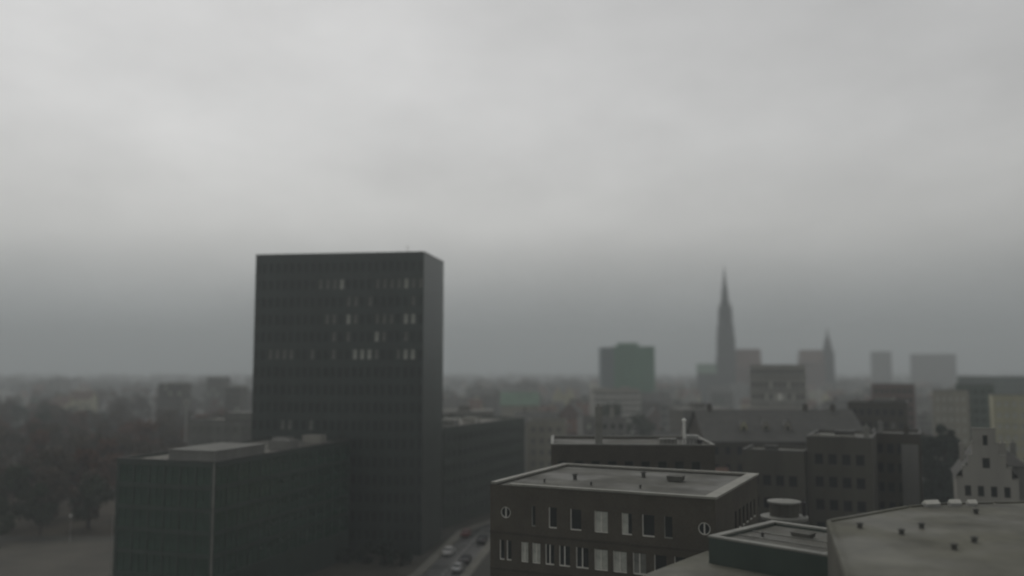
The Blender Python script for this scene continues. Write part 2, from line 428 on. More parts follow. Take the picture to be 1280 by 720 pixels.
for u, z in rounds:
    f = MB(); n = 28
    for k in range(n):
        a0, a1 = 2*math.pi*k/n, 2*math.pi*(k+1)/n
        for ra, rb_, y0 in ((.48, .565, 0),):
            p = [(ra*math.cos(a0), y0, ra*math.sin(a0)), (rb_*math.cos(a0), y0, rb_*math.sin(a0)), (rb_*math.cos(a1), y0, rb_*math.sin(a1)), (ra*math.cos(a1), y0, ra*math.sin(a1))]
            f.quad(*p)
            f.quad(p[0], p[3], (p[3][0], .07, p[3][2]), (p[0][0], .07, p[0][2]))
    f.box(-.06, .06, .004, .07, -.49, .49)
    fr = f.build('round_window', M['frame'], D, P0(u, z, .05), rz0)
    g = MB(); g.poly([(.55*math.cos(2*math.pi*k/24), .08, .55*math.sin(2*math.pi*k/24)) for k in range(24)]); g.build('pane', M['glass'], fr)
vent(dr, 6, 8, dh-.12, .22, .7, 'slate'); vent(dr, 12, 13, dh-.12, .22, .7, 'slate'); roof_unit(dr, 16, 11.5, dh-.12, 1.6, 1.2, .5, 'felt')
for k in range(3): vent(dr, 4+k*5.2, 4.5, dh-.12, .1, .4, 'slate')

# ------------------------------------------------------------------ lower block beside it, and the roof in front of that
wf = [(1.4+2.4*k, 20.2, 1.9, 1.5, 'green') for k in range(4)]+[(1.4+2.4*k, 17., 1.9, 1.5, 'green') for k in range(4)]
Fb, fr_ = building('side_wing', 'low green fronted wing with pale roof edge right of the brick office', 'building',
                   (15.75, 72.), -45.7, 10.05, 10., 23.3, M['greenwall'], M['felt'], {0: wf}, par=.15, coping='coping2', cw=.6, rec=.1)
roof_unit(fr_, 5, 6, 23.15, 1.6, 1., .35, 'felt'); vent(fr_, 2.5, 4, 23.15, .12, .4, 'slate')
for y in (3.2, 5.4): 
    b = MB(); b.box(.8, 9, -.06, .06, 0, .1); b.build('roof_rail', M['coping2'], fr_, (0, y, 23.15))
G = thing('terrace_block', 'low grey flat roofed terrace block below the green fronted wing', 'building', (12, 66, 0))
gp = [(5.5, 62.2), (16.3, 57.6), (22.55, 64.6), (15.62, 71.95), (18.5, 74.95), (16.6, 76.6)]
gp = [(x-12, y-66) for x, y in gp]
b = MB(); b.prism(gp, 0, 21.2, bottom=False); b.build('wall', M['darkwall'], G)
b = MB(); b.prism(gp, 21.204, 21.3); b.build('roof', M['bigroof'], G)

# ------------------------------------------------------------------ big flat roof, lower right
H = thing('flat_roofed_hall', 'broad grey flat roof dotted with dark vents filling the lower right corner', 'building', (30, 55, 0))
hp = [(15.3, 40.), (46., 40.), (46., 73.), (38.6, 71.9), (33.8, 71.3), (30.76, 69.87), (22.26, 63.51)]
hp = [(x-30, y-55) for x, y in hp]
b = MB(); b.prism(hp, 0, 25.9, bottom=False); b.build('wall', M['darkwall'], H)
b = MB(); b.prism(hp, 25.904, 26.0); hr = b.build('roof', M['bigroof'], H)
k_ = MB()
for i in range(len(hp)):
    p, q = Vector(hp[i]), Vector(hp[(i+1) % len(hp)]); d = (q-p).normalized(); n = Vector((-d.y, d.x))*.28
    if i == 0: continue
    k_.prism([p+d*.15, q-d*.15, q-d*.15+n, p+d*.15+n], 26.003, 26.12)
k_.build('roof_edge', M['bigroof'], H)
for x, y in ((23.66, 61.04), (25.49, 58.77), (27.85, 61.04), (26.55, 53.99), (28.88, 56.15), (34.62, 66.89)):
    vent(hr, x-30, y-55, 26.0, .17, .4, 'slate')
def skylight(x, y, rz, L_, W_):
    b = MB(); b.box(-L_/2, L_/2, -W_/2, W_/2, 0, .22); s = b.build('skylight', M['metal'], hr, (x-30, y-55, 26.0), rz)
    g = MB(); g.quad((-L_/2, -W_/2, .224), (L_/2, -W_/2, .224), (L_/2, 0, .5), (-L_/2, 0, .5)); g.quad((-L_/2, 0, .5), (L_/2, 0, .5), (L_/2, W_/2, .224), (-L_/2, W_/2, .224))
    g.poly([(-L_/2, -W_/2, .224), (-L_/2, 0, .5), (-L_/2, W_/2, .224)]); g.poly([(L_/2, W_/2, .224), (L_/2, 0, .5), (L_/2, -W_/2, .224)])
    g.build('glazing', M['frame'], s)
skylight(32.9, 70.3, .3, 1.3, .6); skylight(34.9, 70.6, .05, .9, .5); skylight(36.2, 70.5, .05, .7, .5)

# ------------------------------------------------------------------ blocks behind the brick office
we = [(1.5+2.2*k, 23.6, 1.2, 1.6, 'dark') for k in range(9)]+[(1.5+2.2*k, 20.2, 1.2, 1.6, 'dark') for k in range(9)]
E_, er = building('brown_block', 'dark brown flat roofed block with pale chimney and white flue behind the brick office', 'building',
                  (5.2, 118.6), -3, 21.6, 14., 26.5, M['brick2'], M['felt'], {0: we}, par=.3, coping='coping2')
def chimney(parent, x, y, z, s, h, m, cap='coping2'):
    b = MB(); b.box(-s/2, s/2, -s/2, s/2, 0, h); b.box(-s/2-.08, s/2+.08, -s/2-.08, s/2+.08, h, h+.15); b.tube((0, 0, h+.15), (0, 0, h+.55), s*.22, s*.2, 8)
    return b.build('chimney', m, parent, (x, y, z))
chimney(er, 6.4, 1.6, 26.2, .95, 5.2, M['coping2'])
b = MB(); b.tube((0, 0, 0), (0, 0, 3.4), .22, .2, 10); b.lathe([(.32, 3.4), (.32, 3.55), (.02, 3.8)], 10); b.build('flue', M['white'], er, (17.8, 1.3, 26.2))
roof_unit(er, 15.6, 1.6, 26.2, 2.2, 1.2, 1.0, 'coping2'); roof_unit(er, 18.9, 2.2, 26.2, 1.5, 1.2, 1.4, 'metal'); roof_unit(er, 19.8, 1.1, 26.2, .6, .6, .9, 'black')
rl = MB()
for k in range(9): rl.box(-.03+.5*k, .03+.5*k, -.03, .03, 0, 1.0)
rl.box(0, 4, -.03, .03, 1.003, 1.06); rl.build('roof_rail', M['black'], er, (15.2, .75, 26.2))

wi = grid(9.6, 4, 5, 3.5, 6, 1.3, 1.7, margin=.8)
I_, ir = building('dark_flat_block', 'dark flat roofed block with a thin pale roof edge below the dormered slate roof', 'building',
                  (46.3, 140), -25, 9.6, 16., 25.8, M['darkwall'], M['felt'], {0: wi}, par=.3, coping='slate')
b = MB(); b.box(0, 6.6, -.16, .5, 0, .3); b.build('roof_edge', M['coping'], I_, (.6, 0, 25.95))
chimney(ir, 8.5, 6, 25.5, .8, 1.6, M['coping2']); roof_unit(ir, 5, 9, 25.5, 3, 2, .8, 'slate')
wi = grid(9.5, 4, 5, 3.5, 5, 1.3, 1.7, margin=.8)
I2, i2r = building('low_dark_block', 'lower dark block left of the pale edged one, right behind the brick office', 'building',
                   (36.8, 142.5), -25, 9.5, 9., 23.6, M['darkwall'], M['felt'], {0: wi}, par=.3, coping='slate')
roof_unit(i2r, 4, 4, 23.3, 2, 1.4, .8, 'slate')

T_ = thing('round_pavilion', 'small round pavilion with pale flared roof rim below the dark flat block', 'pavilion', (32.8, 108, 0))
b = MB(); b.lathe([(2.1, 0), (2.1, 18.4)], 28); b.build('wall', M['darkwall'], T_)
b = MB(); b.lathe([(2.15, 18.3), (2.75, 18.6), (2.8, 18.95), (2.5, 19.0)], 32); rp_ = b.build('roof', M['coping2'], T_)
b = MB(); b.lathe([(1.7, 19.0), (1.7, 20.5)], 24); b.build('lantern', M['darkwall'], rp_)
b = MB(); b.lathe([(1.75, 20.5), (1.95, 20.55), (1.95, 20.75), (0, 21.0)], 28, cap=False); b.build('lantern_roof', M['coping2'], rp_)
chimney(rp_, 2.3, -.2, 18.95, .35, 1.5, M['black'])

# ------------------------------------------------------------------ dark slate roof with dormers
J = thing('slate_roofed_house', 'long dark slate roofed house with three small pale gabled dormers', 'building', (40.4, 185, 0), 0)
w_, d_, ze, zr = 33.8, 20., 21.5, 27.4
ja = [(2+2.45*k, 5+3.6*f, 1.2, 1.8, 'dark') for k in range(13) for f in range(5)]
b = MB(); Pj, rj = facade(b, 0, w_, d_, 0, ze, [o[:4] for o in ja], .15)
for s in (1, 2, 3): facade(b, s, w_, d_, 0, ze, [], .1)
b.poly([(0, 0, ze), (0, d_/2, zr-.1), (0, d_, ze)]); b.poly([(w_, 0, ze), (w_, d_, ze), (w_, d_/2, zr-.1)])
b.build('wall', M['brick2'], J)
for o in ja: link('window', window_mesh(o[2], o[3], o[4]), J, Pj(o[0], o[1], .09), rj)
b = MB(); e = .5
b.quad((-e, -e, ze-.28), (w_+e, -e, ze-.28), (w_+e, d_/2, zr), (-e, d_/2, zr)); b.quad((-e, d_/2, zr), (w_+e, d_/2, zr), (w_+e, d_+e, ze-.28), (-e, d_+e, ze-.28))
jr = b.build('roof', M['slate'], J)
for x in (8.7, 13.4, 18.0):
    y0 = 3.2; zb = ze+(zr-ze)*y0/(d_/2)
    b = MB(); b.poly([(-.7, 0, -.4), (.7, 0, -.4), (.7, 0, .9), (0, 0, 2.0), (-.7, 0, .9)], 0)
    b.quad((-.7, 0, -.4), (-.7, 0, .9), (-.7, 2.4, .9), (-.7, 2.4, -.4), 1); b.quad((.7, 0, -.4), (.7, 2.4, -.4), (.7, 2.4, .9), (.7, 0, .9), 1)
    b.quad((-.85, -.1, .78), (0, -.1, 2.08), (0, 3.8, 2.08), (-.85, 3.8, .78), 2); b.quad((0, -.1, 2.08), (.85, -.1, .78), (.85, 3.8, .78), (0, 3.8, 2.08), 2)
    dm = b.build('dormer', [M['cream'] if x < 9 else M['beige'], M['slate'], M['slate']], jr, (x, y0, zb))
    g = MB(); g.box(-.35, .35, -.03, -.003, -.1, .8); g.build('window', M['glass'], dm)
for x in (3, 24, 30): chimney(jr, x, d_/2, zr-.3, .9, 1.2, M['brick2'])

# ------------------------------------------------------------------ pale office with rows of windows
wk = []
for f, z in enumerate((35.0, 30.6, 26.6, 22.4, 18.)):
    for k in range(12):
        kd = 'dark'
        if f == 2 and k == 6: kd = 'white'
        elif f in (1, 2) and k in (3, 4, 5, 7, 8, 9) and (k+f) % 2: kd = 'pale'
        wk.append((.9+1.45*(k+.1), z, 1.5 if kd == 'white' else .7, 2.1, kd))
K, kr = building('pale_office', 'pale office with three rows of narrow windows, one painted bright white as if lit', 'office building',
                 (80.6, 300), -15, 18.2, 14., 37.2, M['palestone'], M['felt'], {0: wk}, par=.4, coping='slate', rec=.25)
bnd = MB()
for z in (32.9, 28.6, 24.2): bnd.box(-.1, 18.3, -.35, -.004, z, z+.5)
bnd.build('ledge', M['greywall'], K)
bnd = MB(); bnd.box(-1.5, 19.5, -5, -.36, 0, 23.2); bnd.build('terrace', M['palewall'], K)

# ------------------------------------------------------------------ churches
FZ = lambda z: z*1.0937-10.58 if z > 36 else z*.8
S = thing('gothic_church', 'dark gothic church with one tall slender stepped spire', 'church', (213.4, 880, 0), -12)
S.scale = (1.354, 1.354, 1.238)
b = MB(); q = math.pi/4; s2 = math.sqrt(2)
pf = lambda p: [(r_*.86, FZ(z)) for r_, z in p]
b.lathe(pf([(8.6*s2, 0), (8.6*s2, 30), (8.2*s2, 30.3), (8.2*s2, 44), (7.6*s2, 44.4), (7.5*s2, 58)]), 4, ph=q); b.build('tower', M['stone'], S)
b = MB(); b.lathe(pf([(7.9, 58), (7.4, 66), (7.6, 66.3), (6.7, 67), (6.2, 78), (6.4, 78.4), (5.0, 79)]), 8, ph=math.pi/8)
lantern_ = b.build('octagon_stage', M['stone'], S)
b = MB(); b.lathe(pf([(4.9, 79), (3.9, 84), (4.1, 84.3), (3.5, 84.9), (2.4, 95), (2.6, 95.3), (2.0, 95.8), (.35, 108.5), (.6, 109), (.15, 109.8), (.08, 112.3)]), 8, ph=math.pi/8)
sp_ = b.build('spire', M['stone'], S)
for k in range(4):
    a = q+k*math.pi/2
    b = MB(); b.lathe([(.9, 0), (.9, 6), (1.0, 6.4), (.05, 13)], 6); b.build('pinnacle', M['stone'], S, (6.9*math.cos(a), 6.9*math.sin(a), FZ(56)))
for k in range(8):
    a = math.pi/8+k*math.pi/4
    b = MB(); b.lathe([(.6, 0), (.6, 4), (.7, 4.3), (.05, 8)], 5); b.build('pinnacle', M['stone'], lantern_, (4.7*math.cos(a), 4.7*math.sin(a), FZ(75)))
for k in range(4):
    rz = k*math.pi/2
    b = MB(); b.poly([(-1.4, 0, 0), (1.4, 0, 0), (1.4, 0, 8), (0, 0, 10.5), (-1.4, 0, 8)])
    d = 7.42; b.build('belfry_opening', M['black'], S, (d*math.sin(rz), -d*math.cos(rz), 27), rz)
b = MB(); wn = 10; x0, x1 = 6.4, 24; ev, rg = 29, 43
b.box(x0, x1, -wn, wn, 0, ev); b.poly([(x1, -wn, ev), (x1, wn, ev), (x1, 0, rg-.6)]); b.build('nave', M['redbrick'], S)
b = MB(); b.quad((x0, -wn-.6, ev-.6), (x1+.5, -wn-.6, ev-.6), (x1+.5, 0, rg), (x0, 0, rg)); b.quad((x0, 0, rg), (x1+.5, 0, rg), (x1+.5, wn+.6, ev-.6), (x0, wn+.6, ev-.6)); b.build('nave_roof', M['tile'], S)
b = MB(); b.box(-21, -6.6, -8, 8, 0, 24); b.build('side_hall', M['stone'], S)
b = MB(); b.quad((-21.5, -8.5, 23.7), (-6.6, -8.5, 23.7), (-6.6, 0, 31.4), (-21.5, 0, 31.4)); b.quad((-21.5, 0, 31.4), (-6.6, 0, 31.4), (-6.6, 8.5, 23.7), (-21.5, 8.5, 23.7)); b.poly([(-21, -8, 24), (-21, 0, 31.2), (-21, 8, 24)]); b.build('side_hall_roof', M['copper'], S)

S2 = thing('small_church', 'smaller church with short pointed steeple faint in the haze right of the tall spire', 'church', (340, 950, 0), -8); S2.scale = (1.32, 1.32, 1.145)
b = MB(); b.lathe([(4.2*s2, 0), (4.2*s2, 44), (4.5*s2, 44.3), (4.5*s2, 45)], 4, ph=q); b.build('tower', M['stone'], S2)
b = MB(); b.lathe([(4.2, 45), (2.6, 54), (.9, 61), (.1, 68.5)], 8, ph=math.pi/8); b.build('spire', M['stone'], S2)
b = MB(); b.box(-22, -4.3, -9, 9, 0, 36); b.poly([(-22, -9, 36), (-22, 0, 46.6), (-22, 9, 36)]); b.build('nave', M['redbrick'], S2)
b = MB(); b.quad((-22.5, -9.5, 35.5), (-4.3, -9.5, 35.5), (-4.3, 0, 47), (-22.5, 0, 47)); b.quad((-22.5, 0, 47), (-4.3, 0, 47), (-4.3, 9.5, 35.5), (-22.5, 9.5, 35.5)); b.build('nave_roof', M['tile'], S2)

# ------------------------------------------------------------------ mid-distance blocks
def block(name, label, cat, x0, x1, y, d, h, wall, roof, nw, nf, rot=0, ww=1.3, hh=1.5, dz=3.2, kind='dark', pale=0., dim=0., coping='slate', bands=None):
    w = x1-x0
    fac = {0: grid(w, nw, h-2.4-dz*(nf-1), dz, nf, ww, hh, kind, .6, rnd, dim, pale)} if nw else {}
    r_, ro = building(name, label, cat, (x0, y), rot, w, d, h, M[wall], M[roof], fac, par=.4, coping=coping)
    if bands:
        b = MB()
        for f in range(nf): b.box(-.15, w+.15, -.4, -.004, h-2.4-dz*(nf-1)+dz*f-hh/2-.75, h-2.4-dz*(nf-1)+dz*f-hh/2-.08)
        b.build('balcony_band', M[bands], r_)
    return r_, ro
N_, nr = block('green_tower_block', 'boxy green panelled tower block rising out of the haze left of the spire', 'tower block', 75.3, 105.1, 650, 24, 51, 'greenpanel', 'felt', 11, 11, 0, 1.2, 1.3, 3.8)
boxpart('lift_house', M['greenpanel'], nr, 11, 9, 50.6, 15, 9, 3.2)
wl = MB(); wl.box(-9.4, -.02, 1.5, 20, 0, 50.5); wl.build('stair_wing', M['bluepanel'], N_)
O_, orf = block('striped_office', 'low pale office with light horizontal stripes in front of the green tower block', 'office building', 38.3, 60.9, 420, 16, 25.7, 'palewall', 'gravel', 14, 7, 0, 1.3, .9, 2.75, coping='coping', bands='white')
roof_unit(orf, 16, 4, 25.3, 4, 3, 1.6, 'palewall'); roof_unit(orf, 6, 6, 25.3, 3, 2, 1.1, 'palewall')
block('far_slab_block', 'narrow grey high rise slab faint on the right horizon, left of the broad one', 'tower block', 507.8, 534.8, 1250, 20, 56.5, 'greywall', 'felt', 8, 12, -25, 1.6, 1.6, 3.6)
block('far_broad_block', 'broad grey high rise slab faint on the right horizon', 'tower block', 578, 638, 1282, 20, 53.5, 'greywall', 'felt', 18, 12, -25, 1.6, 1.6, 3.6)
block('beige_block', 'plain pale beige block behind the dark poplars on the right', 'building', 132.8, 143.1, 280, 14, 29.0, 'beige', 'felt', 5, 6, -25, 1.1, 1.5, kind='pale')
block('cream_block', 'plain yellowish cream block at the right edge of the photo', 'building', 140.9, 152, 260, 14, 28.2, 'cream', 'felt', 5, 6, -25, 1.1, 1.5, kind='pale')
block('green_slab', 'dark green block squeezed between the beige and cream blocks', 'building', 153., 164.8, 305, 14, 30.4, 'mossy', 'slate', 5, 7, -25, 1.2, 1.5)
block('long_green_slab', 'long low greenish slab faint behind the cream block', 'building', 262, 312, 520, 14, 30.6, 'mossy', 'felt', 18, 7, -25, 1.5, 1.6, 3.4)
block('red_block', 'reddish brick block in the haze below the narrow horizon slab', 'building', 134, 148.6, 330, 14, 30., 'redbrick', 'tile', 7, 6, -25, 1.2, 1.6, pale=.05)
X2, x2r = block('dark_brick_terrace', 'dark brick block with pale broken roof edges in front of the reddish one', 'building', 84, 97.6, 222, 14, 27.9, 'brick2', 'felt', 7, 6, -25, 1.1, 1.6, dim=.1)
b = MB(); b.box(0, 4.5, -.2, .4, 0, .35); b.box(6, 10, -.2, .4, .8, 1.1); b.build('roof_edge', M['coping'], X2, (.5, 0, 28.05)); roof_unit(x2r, 8, 1.8, 27.5, 4, 2, 1.3, 'greywall')
X3, x3r = block('sooty_block', 'sooty dark block with one paler wall panel between dark flat block and poplars', 'building', 60.4, 68.1, 150, 12, 25.6, 'brick2', 'felt', 4, 6, -25, 1.1, 1.7)
boxpart('wall_panel', M['greywall'], X3, 6.0, -.12, 10, 2.6, .22, 14); chimney(x3r, 1.5, 3, 25.2, .8, 2., M['greywall']); chimney(x3r, 5.5, 5, 25.2, .8, 1.4, M['brick2'])
U_, ur = block('beige_house_block', 'pale beige block beyond the yellowing tree, right of the office annex', 'building', 4.2, 15., 252, 12, 21.3, 'beige', 'felt', 4, 5, -6, 1.1, 1.5, kind='dim')
U2, u2r = block('grey_house_block', 'plain grey block beyond the brown block, left of the striped office', 'building', 21, 34, 262, 12, 21.5, 'greywall', 'felt', 5, 5, 4, 1.1, 1.5, pale=.12)
chimney(u2r, 9, 2, 21.1, .9, 3.2, M['palewall']); chimney(u2r, 4, 2, 21.1, .8, 1.4, M['palewall'])
GH = thing('copper_roofed_hall', 'low hall under a pale green copper roof in the haze beyond the annex', 'hall', (-5, 420, 0), 0)
b = MB(); b.box(0, 17.5, 0, 14, 0, 18.5); b.poly([(0, 0, 18.5), (0, 7, 24), (0, 14, 18.5)]); b.poly([(17.5, 0, 18.5), (17.5, 14, 18.5), (17.5, 7, 24)]); b.build('wall', M['beige'], GH)
b = MB(); b.quad((-.6, -.6, 18.2), (18.1, -.6, 18.2), (18.1, 7, 24.3), (-.6, 7, 24.3)); b.quad((-.6, 7, 24.3), (18.1, 7, 24.3), (18.1, 14.6, 18.2), (-.6, 14.6, 18.2)); b.build('roof', M['copper'], GH)
WG = thing('twin_gabled_house', 'white twin gabled house tiny in the haze left of the green tower block', 'house', (28, 600, 0), 0)
b = MB()
for x in (0, 7.5):
    b.box(x, x+7, 0, 12, 0, 17); b.poly([(x, 0, 17), (x+7, 0, 17), (x+3.5, 0, 22.5)]); b.poly([(x, 12, 17), (x+3.5, 12, 22.5), (x+7, 12, 17)])
b.build('wall', M['cream'], WG)
b = MB()
for x in (0, 7.5):
    b.quad((x-.15, .3, 17.05), (x+3.5, .3, 22.7), (x+3.5, 12.3, 22.7), (x-.15, 12.3, 17.05)); b.quad((x+3.5, .3, 22.7), (x+7.15, .3, 17.05), (x+7.15, 12.3, 17.05), (x+3.5, 12.3, 22.7))
b.build('roof', M['tile'], WG)
for i, (x, y, w, h, lab) in enumerate(((-200, 500, 14, 27, 'pale roofed apartment block far left above the autumn park'), (-214, 620, 12, 29, 'pale roofed apartment block nearest the tower on the left horizon'), (-156, 480, 9, 25.5, 'small pale block half hidden by trees left of the tower'))):
    block('apartment_block', lab, 'apartment block', x, x+w, y, 14, h, 'darkwall', 'gravel', max(3, int(w/2.6)), 6, 0, 1.3, 1.5, coping='coping', pale=.1)
LH, lhr = block('haze_lump_hall', 'made up pale grey hall standing in for haze just behind the glazed block roof', 'hall', -82, -63, 225, 16, 23.2, 'greywall', 'gravel', 8, 4, -8, 1.3, 1.5, kind='dim')  # invented hall, its pale grey imitates a lump of haze
roof_unit(lhr, 12, 6, 22.8, 8, 5, 2.2, 'greywall')

# ------------------------------------------------------------------ stepped gable house on the right
W = thing('stepped_gable_house', 'pale stepped gable townhouse beyond the big flat roof on the right', 'house', (63.9, 128.4, 0), -24)
b = MB(); steps = [(0, 7.8, 21.0), (.8, 7.0, 22.6), (1.5, 6.3, 24.2), (2.1, 5.5, 26.0), (2.3, 5.2, 28.0)]
ow = [(1.4+1.65*k, z, .8, 1.5, 'dark') for k in range(4) for z in (13.4, 16.4, 19.2)]
Pw, rw = facade(b, 0, 7.8, 12, 0, 21., [o[:4] for o in ow], .15)
for s in (1, 2, 3): facade(b, s, 7.8, 12, 0, 21., [], .1)
for (a0, a1, z1), (c0, c1, zb) in zip(steps[1:], steps[:-1]): b.box(a0, a1, 0, .5, zb, z1)
b.build('gable_wall', M['palewall'], W)
for o in ow: link('window', window_mesh(*o[2:]), W, Pw(o[0], o[1], .09), rw)
b = MB()
for (a0, a1, z1) in steps: b.box(a0-.1, a1+.1, -.08, .58, z1, z1+.14) if z1 > 27 else (b.box(a0-.1, a0+.75, -.08, .58, z1, z1+.12), b.box(a1-.75, a1+.1, -.08, .58, z1, z1+.12))
b.build('coping', M['coping'], W)
b = MB(); b.quad((-.3, .5, 20.9), (3.8, .5, 26.2), (3.8, 12, 26.2), (-.3, 12, 20.9)); b.quad((3.8, .5, 26.2), (8.1, .5, 20.9), (8.1, 12, 20.9), (3.8, 12, 26.2)); b.poly([(0, 12, 21), (3.8, 12, 26), (7.8, 12, 21)])
wr_ = b.build('roof', M['tile2'], W)
for z, w2 in ((23.2, .9), (26.4, .6)):
    g = MB(); g.box(-w2/2, w2/2, -.03, -.004, -.7, .7); g.build('window', M['glass'], W, (3.85, 0, z))
chimney(wr_, 6.4, 5, 22.2, .8, 3.4, M['palewall']); chimney(wr_, 1.2, 7, 22.6, .7, 2.6, M['palewall'])
W2 = thing('bay_house', 'pale cluttered house with small hipped roofs right of the stepped gable', 'house', (69.6, 134, 0), -24)
b = MB(); b.box(0, 6.5, 0, 10, 0, 22.2); b.box(.6, 2.6, -1, -.003, 0, 21); b.build('wall', M['greywall'], W2)
b = MB(); b.poly([(-.4, -.4, 22.2), (6.9, -.4, 22.2), (3.3, 3, 25.2)]); b.quad((6.9, -.4, 22.2), (6.9, 10.4, 22.2), (3.3, 7, 25.2), (3.3, 3, 25.2)); b.poly([(6.9, 10.4, 22.2), (-.4, 10.4, 22.2), (3.3, 7, 25.2)]); b.quad((-.4, 10.4, 22.2), (-.4, -.4, 22.2), (3.3, 3, 25.2), (3.3, 7, 25.2))
b.poly([(.4, -1.2, 21), (2.8, -1.2, 21), (1.6, -.1, 22.6)]); b.poly([(2.8, -1.2, 21), (2.8, -.1, 21), (1.6, -.1, 22.6)]); b.poly([(.4, -.1, 21), (.4, -1.2, 21), (1.6, -.1, 22.6)])
r2 = b.build('roof', M['tile2'], W2); chimney(r2, 5.4, 4, 23, .8, 2.2, M['coping2']); chimney(r2, 1.2, 6, 23, .8, 2., M['palewall'])
for k in range(3):
    for z in (14, 17.2, 20.2): 
        if k: link('window', window_mesh(.9, 1.5, 'dark' if (k+z) % 2 else 'dim'), W2, (1.6+1.7*k, -.05, z), 0)

# ------------------------------------------------------------------ trees
def crown_mesh(name, mats, rx, rz, z0, nl, nq, ls, seed, shape='round'):
    r = random.Random(seed); b = MB(); lobes = []
    for i in range(nl):
        t = r.random(); zz = z0+rz*2*(.08+.84*t)
        if shape == 'round': rad = rx*math.sqrt(max(.05, 1-((t-.45)/.58)**2))
        elif shape == 'col': rad = rx*(1-.55*t)
        else: rad = rx*(1.05-t)
        a = r.random()*2*math.pi; q = rad*math.sqrt(r.random())*.85
        lobes.append((q*math.cos(a), q*math.sin(a), zz, (.26+.24*r.random())*(rx if shape == 'round' else rad+.6)))
    for i in range(nq):
        lx, ly, lz, lr = lobes[i % nl]
        d = Vector((r.gauss(0, 1), r.gauss(0, 1), r.gauss(0, .8))).normalized()
        p = Vector((lx, ly, lz))+d*lr*(r.random()**.4)
        n = (d+Vector((r.gauss(0, .6), r.gauss(0, .6), r.gauss(0, .6)))).normalized(); a = n.orthogonal().normalized()
        a.rotate(Matrix.Rotation(r.random()*6.28, 3, n)); c = n.cross(a); s = ls*(.6+.8*r.random())
        b.quad(p-a*s-c*s*.6, p+a*s-c*s*.6, p+a*s*.6+c*s*.7, p-a*s*.7+c*s*.6)
    return b.mesh(name, mats)
def trunk_mesh(h, r0, seed, spread):
    r = random.Random(seed); b = MB(); p = Vector((0, 0, 0)); rr_ = r0
    for i in range(4):
        q = p+Vector((r.gauss(0, .15), r.gauss(0, .15), h/4)); b.tube(p, q, rr_, rr_*.78, 7); p = q; rr_ *= .78
        if i >= 1:
            for k in range(3):
                a = r.random()*6.28; e = p+Vector((math.cos(a)*spread, math.sin(a)*spread, h*.2*(.6+r.random()))); b.tube(p-Vector((0, 0, .2)), e, rr_*.55, rr_*.15, 5)
    return b.mesh('trunk', M['bark'])
def tree_proto(name, leafm, H_, rx, seed, shape='round', nq=2200, ls=.34, z0f=.22):
    root = thing(name, '', 'tree')
    link('trunk', trunk_mesh(H_*.8, .32, seed, rx*.6), root)
    link('crown', crown_mesh('crown', M[leafm], rx, H_*(1-z0f)/2, H_*z0f, 16 if shape == 'round' else 60, nq if shape == 'round' else 5200, ls, seed, shape), root)
    return root
protos = {}
def plant(kind, x, y, H_, label, group=None):
    spec = dict(rust=('autumn_tree', 'rust', 16, 5.2, 'round'), brown=('autumn_tree', 'brown', 16, 5.4, 'round'), leaf=('broadleaf_tree', 'leaf', 16, 5.2, 'round'),
                yellow=('broadleaf_tree', 'yellow', 14, 4.2, 'round'), poplar=('poplar_tree', 'pine', 24, 3.5, 'col'), shrub=('evergreen_shrub', 'pine', 3, 1.7, 'round'))[kind]
    v = rnd.randrange(3); key = (kind, v); s = H_/spec[2]
    if key not in protos:
        o = tree_proto(spec[0], spec[1], spec[2], spec[3], hash(kind) % 7 + 11*v+3 if False else len(kind)*13+11*v, spec[4], 700 if kind == 'shrub' else 2400, .16 if kind == 'shrub' else .36, .05 if kind == 'shrub' else (.1 if kind == 'poplar' else .2))
        protos[key] = o; o.location = (x, y, 0); o.rotation_euler = (0, 0, rnd.random()*6.28); o.scale = (s, s, s); 
    else: o = dup(protos[key], (x, y, 0), rnd.random()*6.28, (s*rnd.uniform(.9, 1.15), s*rnd.uniform(.9, 1.15), s))
    o['label'] = label; o['category'] = 'shrub' if kind == 'shrub' else 'tree'
    if group: o['group'] = group
    return o
taken = []
def free(x, y, r): return all((x-a)**2+(y-c)**2 > (r+q)**2 for a, c, q in taken)
# park on the left
rects = []           # footprints (x0,y0,x1,y1) of everything named, kept clear by the scatter
for o in list(COL.objects):
    if o.type == 'EMPTY' and o.parent is None and 'label' in o:
        xs, ys = [], []
        for c_ in o.children:
            if c_.type == 'MESH' and c_.name.split('.')[0] in ('wall', 'nave', 'tower', 'gable_wall', 'terrace', 'stair_wing', 'side_hall'):
                ca, sa = math.cos(o.rotation_euler.z), math.sin(o.rotation_euler.z)
                for v in c_.bound_box:
                    px, py = v[0]+c_.location.x, v[1]+c_.location.y
                    xs.append(o.location.x+ca*px-sa*py); ys.append(o.location.y+sa*px+ca*py)
        if xs: rects.append((min(xs), min(ys), max(xs), max(ys)))
def clear(x, y, m): return not any(a-m < x < c_+m and b_-m < y < d+m for a, b_, c_, d in rects)
n = 0; tries = 0
while n < 190 and tries < 9000:
    tries += 1
    y = 200+rnd.random()**1.5*620; x = rnd.uniform(-.66*y, -.30*y+ (0 if y > 240 else 8))
    if y < 215 and x > -72: continue
    r = 3.0
    if not free(x, y, r) or not clear(x, y, 5): continue
    taken.append((x, y, r))
    k = rnd.choice(['rust', 'rust', 'brown', 'brown', 'brown', 'leaf'])
    if x > -.44*y and k == 'leaf': k = 'brown'
    lab = {'rust': 'rust red autumn tree in the hazy park on the left', 'brown': 'dull brown autumn tree in the hazy park on the left', 'leaf': 'dark green tree among the autumn trees in the left park'}[k]
    plant(k, x, y, rnd.uniform(12, 18.5), lab, {'rust': 'rust red park trees', 'brown': 'brown park trees', 'leaf': 'green park trees'}[k]); n += 1
